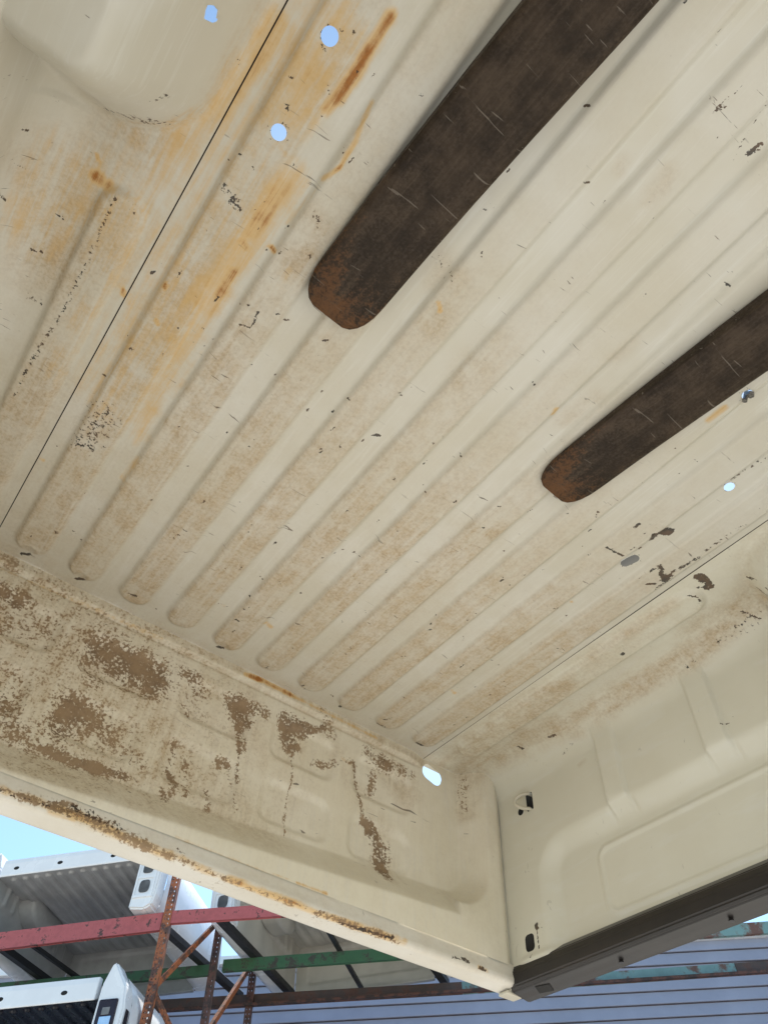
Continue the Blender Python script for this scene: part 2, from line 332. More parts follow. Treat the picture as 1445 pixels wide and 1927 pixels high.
DARK_F = [  # chips and scuffs, plus painted shade at the rounded rib ends
 ([(-1.418, -1.004), (-1.4, -1.013)], 0.0006, 0.0023, 0.8),
 ([(-1.378, -1.021), (-1.368, -1.037)], 0.0006, 0.0023, 0.8),
 ([(-1.359, -1.027), (-1.35, -1.045)], 0.0006, 0.0023, 0.8),
 ([(-1.487, -0.968), (-1.474, -0.967)], 0.0006, 0.0023, 0.7),
 ([(-1.511, -0.896), (-1.499, -0.898)], 0.0006, 0.0024, 0.8),
 ([(-1.505, -0.78), (-1.492, -0.774)], 0.0009, 0.0052, 0.6),
 ([(-1.346, -1.089), (-1.335, -1.102)], 0.0006, 0.0022, 0.7),
 ([(-1.425, -0.805), (-1.408, -0.808)], 0.0009, 0.0035, 0.6),
 ([(-1.509, -0.842), (-1.483, -0.842)], 0.0007, 0.0033, 0.5),
 ([(0.181, -0.936), (0.235, -0.947)], 0.0012, 0.0058, 0.7),
 ([(0.1, -1.01), (0.093, -1.025)], 0.0011, 0.0041, 0.8),
 ([(0.105, -1.034), (0.127, -1.038)], 0.0011, 0.0041, 0.8),
 ([(0.127, -1.011), (0.15, -1.015)], 0.0011, 0.0042, 0.8),
 ([(0.212, -0.892), (0.222, -0.97)], 0.0015, 0.018, 0.38),
 ([(0.229, -0.835), (0.245, -0.897)], 0.0015, 0.0185, 0.36),
 ([(0.233, -0.737), (0.262, -0.73)], 0.0013, 0.0048, 0.7),
 ([(-1.219, -1.015), (-1.188, -1.004)], 0.0049, 0.0115, 0.5),
 ([(-1.211, -0.939)], 0.0026, 0.0044, 0.7),
 ([(-1.36, -0.426), (-1.357, -0.548), (-1.349, -0.633), (-1.348, -0.755), (-1.353, -0.887)], 0.0011, 0.0057, 0.5),
 ([(-1.36, -0.47), (-1.357, -0.562), (-1.353, -0.604)], 0.0011, 0.0089, 0.42),
 ([(-1.204, -0.512), (-1.2, -0.422)], 0.0114, 0.0455, 0.42),
 ([(-1.198, -0.471), (-1.217, -0.408)], 0.007, 0.0257, 0.4),
 ([(-1.219, -0.667)], 0.0031, 0.0021, 1),
 ([(-0.758, -0.793)], 0.0045, 0.0023, 1),
 ([(-0.763, -0.789), (-0.752, -0.797)], 0.0023, 0.0023, 0.9),
 ([(-1.09, -0.832), (-1.068, -0.838), (-1.072, -0.872)], 0.0006, 0.0016, 0.9),
 ([(-0.618, -1.535), (-0.613, -1.555)], 0.0023, 0.0069, 0.7),
 ([(-0.612, -1.544)], 0.0031, 0.0038, 0.8),
 ([(-0.708, -1.537), (-0.702, -1.592)], 0.0006, 0.0029, 0.55),
 ([(-0.628, -1.518), (-0.656, -1.594)], 0.0008, 0.0039, 0.4),
 ([(-0.154, -0.964), (-0.141, -0.986), (-0.13, -0.991)], 0.0077, 0.0051, 1),
 ([(-0.142, -0.979), (-0.132, -0.984)], 0.0115, 0.0051, 1),
 ([(-0.147, -0.954), (-0.149, -0.96)], 0.0078, 0.0052, 1),
 ([(-0.202, -0.96), (-0.204, -0.965)], 0.0038, 0.0038, 1),
 ([(-0.203, -0.954)], 0.0025, 0.0025, 1),
 ([(-0.207, -0.882), (-0.183, -0.882), (-0.161, -0.886)], 0.0021, 0.0021, 1),
 ([(-0.143, -0.919)], 0.0033, 0.0033, 1),
 ([(-0.161, -0.907), (-0.159, -0.926)], 0.0013, 0.0026, 0.8),
 ([(-0.078, -0.915), (-0.044, -0.894), (-0.039, -0.91)], 0.004, 0.0081, 0.8),
 ([(-0.041, -0.9)], 0.0124, 0.0069, 1),
 ([(-0.083, -0.894), (-0.084, -0.901)], 0.0027, 0.0041, 0.8),
 ([(-0.059, -0.862), (-0.045, -0.874)], 0.0021, 0.0042, 0.9),
 ([(-0.045, -0.921), (-0.039, -0.942), (-0.036, -0.983)], 0.002, 0.0082, 0.6),
 ([(-0.031, -0.862), (-0.031, -0.918)], 0.0011, 0.0022, 0.9),
 ([(-0.02, -0.898), (-0.021, -0.904)], 0.0035, 0.0028, 1),
 ([(-0.025, -0.942), (-0.023, -0.952)], 0.002, 0.0034, 0.8),
 ([(-0.039, -1.006), (-0.037, -1.11)], 0.0013, 0.0092, 0.4),
 ([(0.018, -0.946), (0.027, -0.95), (0.066, -0.942)], 0.0069, 0.0055, 1),
 ([(0.018, -0.942), (0.036, -0.942)], 0.0083, 0.0055, 1),
 ([(0.055, -0.93), (0.069, -0.934)], 0.0042, 0.0028, 1),
 ([(0.047, -0.922)], 0.0035, 0.0028, 1),
 ([(0.048, -0.89), (0.067, -0.901)], 0.0023, 0.0023, 1),
 ([(0.068, -0.9), (0.083, -0.9), (0.093, -0.886)], 0.0021, 0.0057, 0.6),
 ([(0.089, -0.665)], 0.0048, 0.0063, 0.9),
 ([(-0.145, -1.153), (-0.143, -1.169)], 0.0012, 0.007, 0.7),
 ([(-0.142, -1.176), (-0.135, -1.224)], 0.0012, 0.0081, 0.42),
 ([(-1.086, -1.073), (-1.071, -1.058)], 0.0025, 0.0084, 0.4),
 ([(-1.054, -1.009)], 0.0018, 0.0071, 0.6),
 ([(-0.886, -1.137), (-0.845, -1.123)], 0.0052, 0.0157, 0.3),
 ([(-0.878, -1.228), (-0.867, -1.252)], 0.0017, 0.0083, 0.32),
 ([(-1.203, -1.172), (-1.198, -1.167)], 0.0011, 0.0011, 1),
 ([(-1.199, -1.142), (-1.187, -1.153)], 0.0008, 0.0015, 0.6),
 ([(-1.431, -0.724), (-1.417, -0.731)], 0.0009, 0.0023, 0.9),
 ([(-1.355, -0.891), (-1.348, -0.881)], 0.0013, 0.0034, 0.7),
 ([(-1.334, -0.896), (-1.322, -0.89)], 0.0026, 0.0137, 0.4),
 ([(-1.383, -1.022), (-1.34, -1.043)], 0.0011, 0.0061, 0.5),
 ([(-1.39, -1.02), (-1.325, -1.048)], 0.0023, 0.0107, 0.38),
 ([(-1.427, -1.005), (-1.394, -1.009)], 0.0008, 0.0061, 0.3),
 ([(-1.292, -1.176), (-1.286, -1.174)], 0.0014, 0.0035, 0.7),
 ([(-1.387, -0.641), (-1.402, -0.642)], 0.003, 0.0159, 0.4),
 ([(-1.204, -0.029), (-1.187, -0.039)], 0.0029, 0.0044, 1),  # shade of the rib end slopes, painted as dark marks
 ([(-1.075, -0.036), (-1.058, -0.046)], 0.003, 0.0045, 1),
 ([(-0.697, -0.041), (-0.685, -0.046)], 0.0033, 0.005, 0.9),
 ([(0.197, -0.309), (0.2, -0.321)], 0.0038, 0.0075, 0.9),
 ([(0.162, -0.22), (0.182, -0.22)], 0.0019, 0.0058, 0.8),
 ([(-0.322, -0.042)], 0.0037, 0.0073, 0.8),  # more rib ends with their shade painted in
 ([(-0.201, -0.052), (-0.184, -0.054)], 0.0038, 0.0075, 0.7),
 ([(-0.062, -0.049), (-0.044, -0.051)], 0.0039, 0.0058, 0.9),
 ([(-0.207, -0.079), (-0.197, -0.103)], 0.0019, 0.0056, 0.5),
 ([(-0.437, -0.047), (-0.424, -0.053)], 0.0027, 0.0071, 0.6),
 ([(-0.569, -0.048), (-0.561, -0.062)], 0.0034, 0.0103, 0.4),
 ([(-0.952, -0.31), (-0.943, -0.343)], 0.0027, 0.011, 0.45),
 ([(-0.956, -0.081), (-0.937, -0.083)], 0.0015, 0.0046, 0.8),
 ([(-0.716, -0.168), (-0.708, -0.167)], 0.0031, 0.0031, 0.9),
 ([(-0.778, -0.175), (-0.746, -0.183)], 0.0012, 0.0031, 0.5),
 ([(-0.757, -1.145)], 0.0009, 0.0028, 0.5),
 ([(-0.575, -1.3)], 0.0018, 0.0018, 0.8),
 ([(-0.601, -1.066)], 0.0021, 0.0031, 0.8),
 ([(-0.604, -0.864), (-0.598, -0.86)], 0.0009, 0.0018, 0.9),
 ([(-0.189, -0.381), (-0.189, -0.397)], 0.001, 0.0026, 0.9),
 ([(0.284, -0.274), (0.264, -0.324)], 0.0039, 0.0117, 0.3),
]
TAN_F = [
 ([(0.205, -0.477), (0.208, -0.609), (0.22, -0.764), (0.176, -0.976)], 0.0177, 0.0602, 0.95),
 ([(0.188, -0.591), (0.21, -0.756)], 0.0135, 0.0337, 0.55),
 ([(0.146, -0.838), (0.158, -0.961)], 0.015, 0.0601, 0.5),
 ([(0.139, -0.079), (0.156, -0.279), (0.208, -0.465)], 0.0283, 0.0708, 0.55),
 ([(0.059, -0.079), (0.033, -0.284), (0.056, -0.479)], 0.0119, 0.0496, 0.45),
 ([(-1.44, -0.845), (-1.369, -0.827), (-1.399, -0.738)], 0.034, 0.102, 0.65),
 ([(-1.317, -0.524), (-1.325, -0.37)], 0.0109, 0.0545, 0.6),
 ([(-1.414, -0.914), (-1.354, -0.979)], 0.0163, 0.0654, 0.5),
 ([(-1.054, -0.984), (-1.066, -1.051)], 0.0054, 0.036, 0.4),
 ([(-0.873, -1.136), (-0.861, -1.1)], 0.0088, 0.0264, 0.6),
 ([(-0.838, -1.129), (-0.816, -1.039)], 0.009, 0.0359, 0.45),
 ([(-0.438, -0.739), (-0.426, -0.455), (-0.431, -0.151)], 0.013, 0.0778, 0.3),
 ([(-0.5, -1.043), (-0.487, -1.111)], 0.0065, 0.026, 0.5),
 ([(-0.523, -1.231), (-0.521, -1.194)], 0.0048, 0.0213, 0.4),
 ([(-0.694, -1.449), (-0.686, -1.427), (-0.689, -1.404)], 0.0078, 0.0156, 0.4),
 ([(-0.756, -1.42), (-0.751, -1.405)], 0.0062, 0.0124, 0.4),
 ([(-0.706, -1.061), (-0.708, -1.006)], 0.0099, 0.0494, 0.35),
 ([(0.044, -0.845), (0.038, -0.724), (0.032, -0.594)], 0.0087, 0.0362, 0.35),
 ([(0.044, -0.799)], 0.0118, 0.0296, 0.5),
 ([(-1.232, -1.245), (-1.227, -1.149)], 0.0055, 0.0166, 0.45),
 ([(-1.177, -1.271), (-1.179, -1.22)], 0.0104, 0.0279, 0.35),
]
MUD_B = [
 ([(-0.946, -0.119), (-0.887, -0.118), (-0.809, -0.125)], 0.0291, 0.045, 0.55),
 ([(-0.867, -0.116), (-0.807, -0.131), (-0.799, -0.158)], 0.0191, 0.0327, 0.22),
 ([(-0.9, -0.157), (-0.86, -0.174)], 0.0131, 0.0262, 0.2),
 ([(-0.958, -0.281), (-0.957, -0.34)], 0.0187, 0.035, 0.55),
 ([(-0.933, -0.282), (-0.889, -0.288)], 0.0141, 0.0306, 0.4),
 ([(-0.968, -0.394), (-0.888, -0.397), (-0.798, -0.384)], 0.0064, 0.0127, 0.68),
 ([(-0.89, -0.391), (-0.858, -0.384)], 0.0055, 0.0088, 0.4),
 ([(-0.801, -0.341), (-0.774, -0.342)], 0.0094, 0.0164, 0.35),
 ([(-0.599, -0.097), (-0.567, -0.137)], 0.015, 0.027, 0.85),
 ([(-0.577, -0.095), (-0.515, -0.089)], 0.0076, 0.0212, 0.6),
 ([(-0.57, -0.154), (-0.552, -0.22)], 0.0058, 0.0145, 0.5),
 ([(-0.567, -0.198), (-0.547, -0.295)], 0.0021, 0.0071, 0.6),
 ([(-0.451, -0.083), (-0.395, -0.082)], 0.019, 0.019, 1),
 ([(-0.437, -0.124), (-0.421, -0.141)], 0.0155, 0.0217, 0.85),
 ([(-0.371, -0.075), (-0.341, -0.051)], 0.0049, 0.0131, 0.7),
 ([(-0.414, -0.161), (-0.406, -0.378)], 0.0009, 0.003, 0.7),
 ([(-0.602, -0.263), (-0.581, -0.261)], 0.0053, 0.016, 0.6),
 ([(-0.19, -0.064), (-0.135, -0.073)], 0.0104, 0.0278, 0.6),
 ([(-0.135, -0.073), (-0.052, -0.071)], 0.007, 0.0281, 0.45),
 ([(-0.168, -0.119), (-0.172, -0.182)], 0.0034, 0.0236, 0.5),
 ([(-0.174, -0.262), (-0.153, -0.275)], 0.0092, 0.0138, 1),
 ([(-0.157, -0.277), (-0.134, -0.31), (-0.133, -0.375)], 0.0122, 0.0198, 0.95),
 ([(-0.105, -0.3), (-0.126, -0.372)], 0.0061, 0.0213, 0.5),
 ([(-0.233, -0.114), (-0.21, -0.197), (-0.191, -0.261)], 0.0025, 0.01, 0.62),
 ([(-0.273, -0.115), (-0.23, -0.113)], 0.0033, 0.0131, 0.55),
 ([(-0.751, -0.086), (-0.708, -0.08)], 0.0058, 0.0173, 0.6),
 ([(-0.72, -0.165), (-0.704, -0.187)], 0.0028, 0.0069, 0.6),
 ([(-0.713, -0.381), (-0.708, -0.391)], 0.0035, 0.0059, 0.7),
 ([(-1.198, -0.091), (-1.151, -0.086)], 0.0075, 0.0225, 0.6),
 ([(-1.155, -0.105)], 0.005, 0.01, 0.8),
 ([(-1.08, -0.34), (-1.016, -0.385)], 0.0085, 0.0427, 0.35),
 ([(-0.716, -0.331), (-0.683, -0.356), (-0.703, -0.413)], 0.0024, 0.0122, 0.4),
 ([(-0.717, -0.265), (-0.694, -0.361)], 0.0019, 0.0128, 0.4),
 ([(-0.609, -0.339), (-0.602, -0.387)], 0.0019, 0.0088, 0.45),
 ([(-0.677, -0.288), (-0.659, -0.372)], 0.0019, 0.0115, 0.4),
 ([(-0.717, -0.101), (-0.679, -0.105)], 0.0058, 0.0202, 0.35),
 ([(-0.35, -0.163), (-0.287, -0.137)], 0.0031, 0.0186, 0.45),
 ([(-0.356, -0.004), (-0.313, -0.068)], 0.0034, 0.0275, 0.35),
 ([(-0.571, -0.271), (-0.535, -0.362)], 0.0013, 0.008, 0.35),
 ([(-0.926, -0.208), (-0.956, -0.194)], 0.005, 0.025, 0.3),
 ([(0.134, -0.029), (0.13, -0.112)], 0.0039, 0.0157, 0.4),
]
TAN_B = [
 ([(-1.207, -0.072), (-1.092, -0.163), (-1.002, -0.261), (-1.121, -0.253)], 0.0379, 0.1137, 0.75),
 ([(-1.027, -0.202), (-0.877, -0.269), (-0.78, -0.332)], 0.0364, 0.1091, 0.6),
 ([(-0.845, -0.181), (-0.693, -0.322), (-0.476, -0.378)], 0.0131, 0.1046, 0.42),
 ([(-0.687, -0.077), (-0.658, -0.103)], 0.0118, 0.0207, 0.5),
 ([(-0.583, -0.098), (-0.52, -0.177)], 0.0211, 0.0904, 0.35),
 ([(-0.404, -0.126), (-0.41, -0.274)], 0.0312, 0.0625, 0.25),
 ([(-0.135, -0.073), (-0.06, -0.122)], 0.0351, 0.0439, 0.55),
 ([(-1.238, -0.005), (-0.836, 0.003), (-0.355, -0.012), (-0.005, -0.018)], 0.0053, 0.0211, 0.55),
 ([(0.144, -0.016), (0.133, -0.127)], 0.0079, 0.0317, 0.5),
 ([(-0.141, -0.257), (-0.118, -0.369)], 0.0155, 0.0465, 0.45),
 ([(-0.311, -0.084), (-0.197, -0.191)], 0.0099, 0.0661, 0.3),
 ([(0.266, -0.261), (0.269, -0.288)], 0.0035, 0.0088, 0.5),
]
RUST_B = [
 ([(-0.595, -0.015), (-0.54, -0.009), (-0.457, -0.011)], 0.0032, 0.0095, 0.75),
 ([(-0.58, -0.013), (-0.559, -0.011)], 0.0048, 0.0064, 0.9),
 ([(-0.457, -0.011), (-0.267, -0.014), (-0.176, -0.015)], 0.0008, 0.0083, 0.45),
 ([(-1.222, -0.039), (-1.034, -0.03), (-0.827, -0.027)], 0.0006, 0.0052, 0.3),
 ([(-0.273, -0.115), (-0.247, -0.12)], 0.0016, 0.0098, 0.3),
]
RUST_L = [
 ([(-1.016, -0.532), (-0.959, -0.53), (-0.888, -0.531), (-0.758, -0.536), (-0.657, -0.537), (-0.562, -0.541), (-0.438, -0.542), (-0.334, -0.543), (-0.224, -0.54), (-0.109, -0.536)], 0.0027, 0.0119, 0.42),
 ([(-0.55, -0.542), (-0.437, -0.544), (-0.279, -0.543), (-0.153, -0.539)], 0.0022, 0.0097, 0.25),
 ([(-0.911, -0.524), (-0.783, -0.529)], 0.0029, 0.0134, 0.22),
 ([(-0.394, -0.499), (-0.319, -0.498)], 0.0009, 0.0047, 0.5),
 ([(-0.68, -0.5), (-0.51, -0.501), (-0.394, -0.499)], 0.0004, 0.0032, 0.35),
 ([(-0.924, -0.541), (-0.874, -0.538)], 0.0009, 0.0047, 0.3),
 ([(0.107, -0.533), (0.132, -0.534)], 0.0014, 0.0069, 0.4),
]
MUD_L = [
 ([(-1.015, -0.534), (-0.958, -0.532), (-0.887, -0.533)], 0.0018, 0.0073, 0.62),
 ([(-0.921, -0.525), (-0.858, -0.527), (-0.781, -0.532), (-0.736, -0.537)], 0.0057, 0.0152, 0.62),
 ([(-0.736, -0.537), (-0.656, -0.539), (-0.561, -0.544)], 0.002, 0.0091, 0.5),
 ([(-0.561, -0.544), (-0.437, -0.544), (-0.333, -0.545)], 0.0021, 0.0096, 0.45),
 ([(-0.334, -0.543), (-0.224, -0.541), (-0.124, -0.539)], 0.0023, 0.0093, 0.7),
 ([(-0.978, -0.531), (-0.881, -0.52)], 0.0019, 0.0167, 0.35),
]
DARK_L = [
 ([(-0.883, -0.516), (-0.839, -0.52), (-0.789, -0.525)], 0.0039, 0.0136, 0.5),
 ([(-1.014, -0.537), (-0.927, -0.532)], 0.0009, 0.0036, 0.6),
 ([(-0.279, -0.546), (-0.139, -0.539)], 0.0018, 0.0036, 0.75),
 ([(0.028, -0.533), (0.047, -0.531)], 0.0013, 0.004, 0.8),
 ([(0.056, -0.528), (0.075, -0.53)], 0.002, 0.0055, 0.9),
 ([(0.107, -0.533), (0.127, -0.535)], 0.0021, 0.0055, 0.8),
 ([(0.219, -0.519)], 0.0029, 0.0029, 1),
 ([(0.184, -0.249)], 0.0026, 0.0026, 0.9),
 ([(-0.672, -0.524), (-0.653, -0.53)], 0.0031, 0.0052, 0.5),
]
DARK_S = [
 ([(-0.091, -0.395), (-0.093, -0.403)], 0.0045, 0.006, 0.9),
 ([(-0.091, -0.405), (-0.091, -0.448)], 0.0012, 0.0045, 0.7),
 ([(-0.111, -0.399), (-0.106, -0.428)], 0.0007, 0.0045, 0.5),
 ([(-0.063, -0.464), (-0.073, -0.455)], 0.0007, 0.0029, 0.6),
 ([(-0.743, -0.153), (-0.756, -0.156)], 0.0013, 0.004, 0.6),
 ([(-0.354, 0.032), (-0.371, 0.037)], 0.0018, 0.0054, 0.4),
 ([(-0.774, -0.148)], 0.0026, 0.0026, 0.6),
 ([(-0.726, 0.057), (-0.745, 0.019)], 0.0016, 0.0094, 0.5),
 ([(-0.789, 0.051), (-0.929, 0.022)], 0.003, 0.0242, 0.35),
]
TAN_S = [
 ([(0.075, 0.083), (-0.127, 0.077), (-0.354, 0.032)], 0.0043, 0.0304, 0.5),
 ([(-0.315, -0.05), (-0.336, -0.046)], 0.0026, 0.0086, 0.4),
]

# ------------------------------------------------------------------ the ground
k = NT('sunlit concrete yard'); o_ = k.coord(); n_ = k.noise(o_, .6, 8, .65); f_ = k.noise(o_, 30, 5)
k.set(k.mix(k.ss(n_, .35, .65), (.40, .365, .31), (.50, .46, .40)), .85); k.bump(f_, .2, .004); M['ground'] = k.m
bm = bmesh.new(); s = 300
bm.faces.new([bm.verts.new(v) for v in ((-s, -s, 0), (s, -s, 0), (s, s, 0), (-s, s, 0))])
tag(from_bm('ground', bm, M['ground']), kind='structure')

# ------------------------------------------------------------------ the upturned pickup bed overhead
BED = Matrix(((0.754341743, -0.65284903, 0.068968678, 0.01520233), (0.656106692, 0.75329013, -0.045584958, 1.78854697),
              (-0.022193329, 0.079637448, 0.996576807, 2.89065133), (0, 0, 0, 1)))
bed = empty('pickup_bed', BED, label='cream pickup truck bed turned upside down overhead, resting on two fork tines', cat='truck bed')
W = 1.27; LEN = -2.12; XW = .225; STEP = .004
my = lambda v: v * .953 - .0677
mz = lambda v: v * .953 - .0567
RIBS = [-.0589 - i * .1262 for i in range(10)]
def channel(x, y, xc, y0, y1):
    d = seg_dist(x, y, [(xc, y0), (xc, y1)])
    return 1 - smooth01(.029, .043, d), d
def hole_round(cx, cy, r): return (0, 1, lambda u, v: np.hypot(u - cx, v - cy) - r)
def hole_slot(cx, cy, hx, hy, r, ang=0, ax=(0, 1)):
    c, s_ = math.cos(ang), math.sin(ang)
    return (*ax, lambda u, v: rrect((u - cx) * c + (v - cy) * s_, -(u - cx) * s_ + (v - cy) * c, 0, 0, hx, hy, r))

# floor panel between the two seams: ten pressed channels with rounded ends
x = np.linspace(-W + .0011, -.0008, int(W / STEP)); y = np.linspace(.07, LEN, int(2.19 / STEP))
X, Y = np.meshgrid(x, y, indexing='ij'); Z = np.zeros_like(X); chan = np.zeros_like(X)
for i, xc in enumerate(RIBS):
    c_, d_ = channel(X, Y, xc, -.085, LEN + .06); chan = np.maximum(chan, c_)
    cup = 1 - smooth01(.006, .016, np.hypot((X - xc) / 1.3, Y + .058)); Z += .007 * cup * (.3 + .7 * (i in (0, 5, 8, 9)))
Z -= .0105 * chan + .0012 * np.sin(X * 31 + Y * 2) * np.sin(Y * 5.3 + X)
side_line = np.abs(((X - RIBS[0]) / .1262 + .5) % 1 - .5) * .1262
near = smooth01(-1.35, -.35, Y)                                  # the front of the bed collected the dirt
dirt = chan * (.34 + .52 * near) * (1 - .55 * smooth01(-.85, -.3, X) * smooth01(-.55, -1.1, Y)) + .22 * near
dirt *= 1 - .6 * smooth01(-1.0, -1.4, Y) * smooth01(-1.12, -.9, X)
dirt += .30 * (1 - smooth01(0, .06, -Y)) + .2 * smooth01(-.9, -1.25, X)
dirt = np.clip(dirt + .9 * stains(X, Y, TAN_F), 0, 1)
yel = stains(X, Y, YEL_F, True) * .46
rust = np.clip(np.maximum(stains(X, Y, RUST_F, True), yel), 0, 1)
dark = stains(X, Y, DARK_F)
dash = []
for _ in range(420):
    a_ = random.uniform(0, math.pi) if random.random() < .5 else random.gauss(math.pi / 2, .35); l_ = random.choice((0, .003, .006, .011)); px_, py_ = random.uniform(-1.25, -.02), -random.random() ** .75 * 1.6 - .03
    if px_ > -.9 and py_ < -.9 and random.random() < .75: continue
    dash.append(([(px_, py_), (px_ + l_ * math.cos(a_), py_ + l_ * math.sin(a_))], .0006, .003, random.uniform(.45, .95)))
dark = np.maximum(dark, stains(X, Y, dash))
FH = [hole_round(-1.2, -1.281, .0125), hole_round(-1.193, -1.135, .012), hole_round(-.285, -1.289, .010), hole_round(-.131, -1.138, .0105), hole_slot(-.131, -.881, .021, .011, .0109, math.pi / 2 + .25)]
for _, _, fn in FH: dark = np.maximum(dark, .35 * (1 - smooth01(.0, .012, np.abs(fn(X, Y)))))
sheet('floor_panel', np.stack([X, Y, Z], -1), (dirt, rust, dark, 0), M['floor'], bed, FH, (X, Y))

# side stampings: outer floor strip, wheel arch and wall pressed from one sheet
def side_panel(mir):
    s_fl, rad, bot = .137, XW - .137, -.518
    L1 = s_fl; L2 = L1 + rad * math.pi / 2; L3 = L2 + (-rad - bot)
    sv = np.linspace(.0011, L3, int(L3 / STEP)); yv = np.linspace(.03, LEN, int(2.15 / (STEP if not mir else .005)))
    S, Y = np.meshgrid(sv, yv, indexing='ij')
    th = np.clip((S - L1) / rad, 0, math.pi / 2)
    X = np.where(S < L1, S, s_fl + rad * np.sin(th)); Z = np.where(S < L1, 0, -rad * (1 - np.cos(th)))
    Z = np.where(S > L2, -rad - (S - L2), Z)
    fx = 1 - smooth01(L1 - .02, L2, S)                           # 1 on the floor strip
    wl = smooth01(L1, L2, S)                                     # 1 on the wall
    ch, _ = channel(X, Y, .066, -.13, -.875); ch = ch * fx
    Yo, Zo = (Y + .0677) / .953, (Z + .0567) / .953             # wall layout coordinates
    # wall pressings, positive = pushed outward
    dr = -rrect(Yo, Zo, -1.6, -.40, 1.43, .155, .05)               # lower recess, starts at y=-.17, z=-.245
    rec = smooth01(-.055, .005, dr)
    out = .026 * rec
    for yc in (-.415, -.715):                                    # pilasters on the upper band
        wv = np.abs(Yo - yc); out += -.011 * (1 - smooth01(.028, .0345, wv)) * (1 - rec) * smooth01(-.04, .03, -Zo)
        out += .010 * (1 - smooth01(.02, .05, wv)) * np.exp(-((Zo + .215) / .02) ** 2)
    g = rrect(Yo, Zo, -1.2, -.352, .895, .078, .03)                # raised outline on the lower panel
    out += -.0045 * np.exp(-(g / .006) ** 2)
    g2 = np.exp(-((Zo + .465) / .010) ** 2) * smooth01(.0, .06, -Yo); out += -.006 * g2
    X = X + out * wl
    Z = Z - .0115 * ch
    # wheel arch
    da = -rrect(X, Y, .42, -1.43, .40, .43, .13)
    h = .25 * smooth01(-.015, .115, da)
    kk = .03; zz = -h; hmix = np.clip(.5 + .5 * (Z - zz) / kk, 0, 1)
    Z2 = Z * (1 - hmix) + zz * hmix - kk * hmix * (1 - hmix)
    Z = np.where(h > 0, Z2 + (kk * .25) * (1 - smooth01(0, .03, h)), Z)
    arch = smooth01(.01, .06, h)
    xw = -W - X if mir else X
    dirt = (ch * .55 + .22) * fx * (1 - arch) * smooth01(-1.15, -.2, Y) + .35 * fx * (1 - smooth01(0, .05, np.abs(da))) * (1 - arch)
    dirt += .28 * fx * (1 - smooth01(.0, .07, -Y)) + .15 * fx * (1 - arch)
    kq = 1.2058 / np.maximum(Z + 1.2058, .5); xm, ym = -1.1563 + (xw + 1.1563) * kq, -1.4402 + (Y + 1.4402) * kq   # layout of the marks over the curve
    xm = np.where(arch > 0, xw, xm); ym = np.where(arch > 0, Y, ym); fl2 = (Z > -.16) | (arch > 0)
    dirt = np.clip(dirt + 1.15 * stains(xm, ym, TAN_F) * fl2 * (1 - .8 * arch), 0, 1)
    rust = np.maximum(stains(xm, ym, RUST_F, True), .42 * stains(xm, ym, YEL_F, True) * (1 - arch)) * fl2
    dark = stains(xm, ym, DARK_F) * fl2
    holes = []
    if not mir:
        dirt = np.clip(dirt + stains(Yo, Zo, TAN_S) * wl, 0, 1)
        dark = np.maximum(dark, stains(Yo, Zo, DARK_S) * wl)
        holes = [hole_slot(my(-.118), mz(-.072), .012, .025, .004, ax=(1, 2)), hole_round(my(-.080), mz(-.086), .0105), hole_slot(my(-.063), mz(-.428), .015, .019, .010, ax=(1, 2))]
        holes[1] = (1, 2, holes[1][2])
        far = S < L2 * .8
        holes = [(a, b, (lambda f: lambda u, v: np.where(far, 1.0, f(u, v)))(f)) for a, b, f in holes]
        uv = (Y, Z)
    else:
        uv = (xw, Y)
        holes = [hole_slot(-1.331, -1.221, .0048, .0105, .0047, -.3), hole_slot(-1.3270, -1.2035, .0020, .0045, .0019, -.3)]  # made-up openings: sky showing through stands in for a glint on the arch
    P = np.stack([xw, Y, Z], -1)
    return sheet('side_panel', P, (dirt, rust, dark, 0), M['side'] if not mir else M['floor'], bed, holes, uv)
side_panel(False); side_panel(True)
for xc, wd in ((-W, .010), (0, .008)):
    box('seam_sealer', (xc - wd, LEN + .01, .0035), (xc + wd, .01, .006), M['seal'], bed)
# pieces that back the openings
box('wall_cavity', (XW + .012, -.22, -.185), (XW + .05, -.11, -.07), M['dark'], bed)
box('wall_cavity', (XW + .012, -.165, -.50), (XW + .05, -.09, -.42), M['dark'], bed)
box('sill_bracket', (-.19, -.95, .03), (-.08, -.80, .034), M['behind'], bed)
bm = bmesh.new()                                                # stud hanging in the hole beside the right tine
bmesh.ops.create_cone(bm, cap_ends=True, segments=12, radius1=.0045, radius2=.0035, depth=.035, matrix=Matrix.Translation((-.283, -1.287, -.002)) @ Matrix.Rotation(.5, 4, 'X'))
bmesh.ops.create_cone(bm, cap_ends=True, segments=6, radius1=.0075, radius2=.0075, depth=.006, matrix=Matrix.Translation((-.283, -1.2925, -.012)) @ Matrix.Rotation(.5, 4, 'X'))
from_bm('stud', bm, M['bolt'], bed)

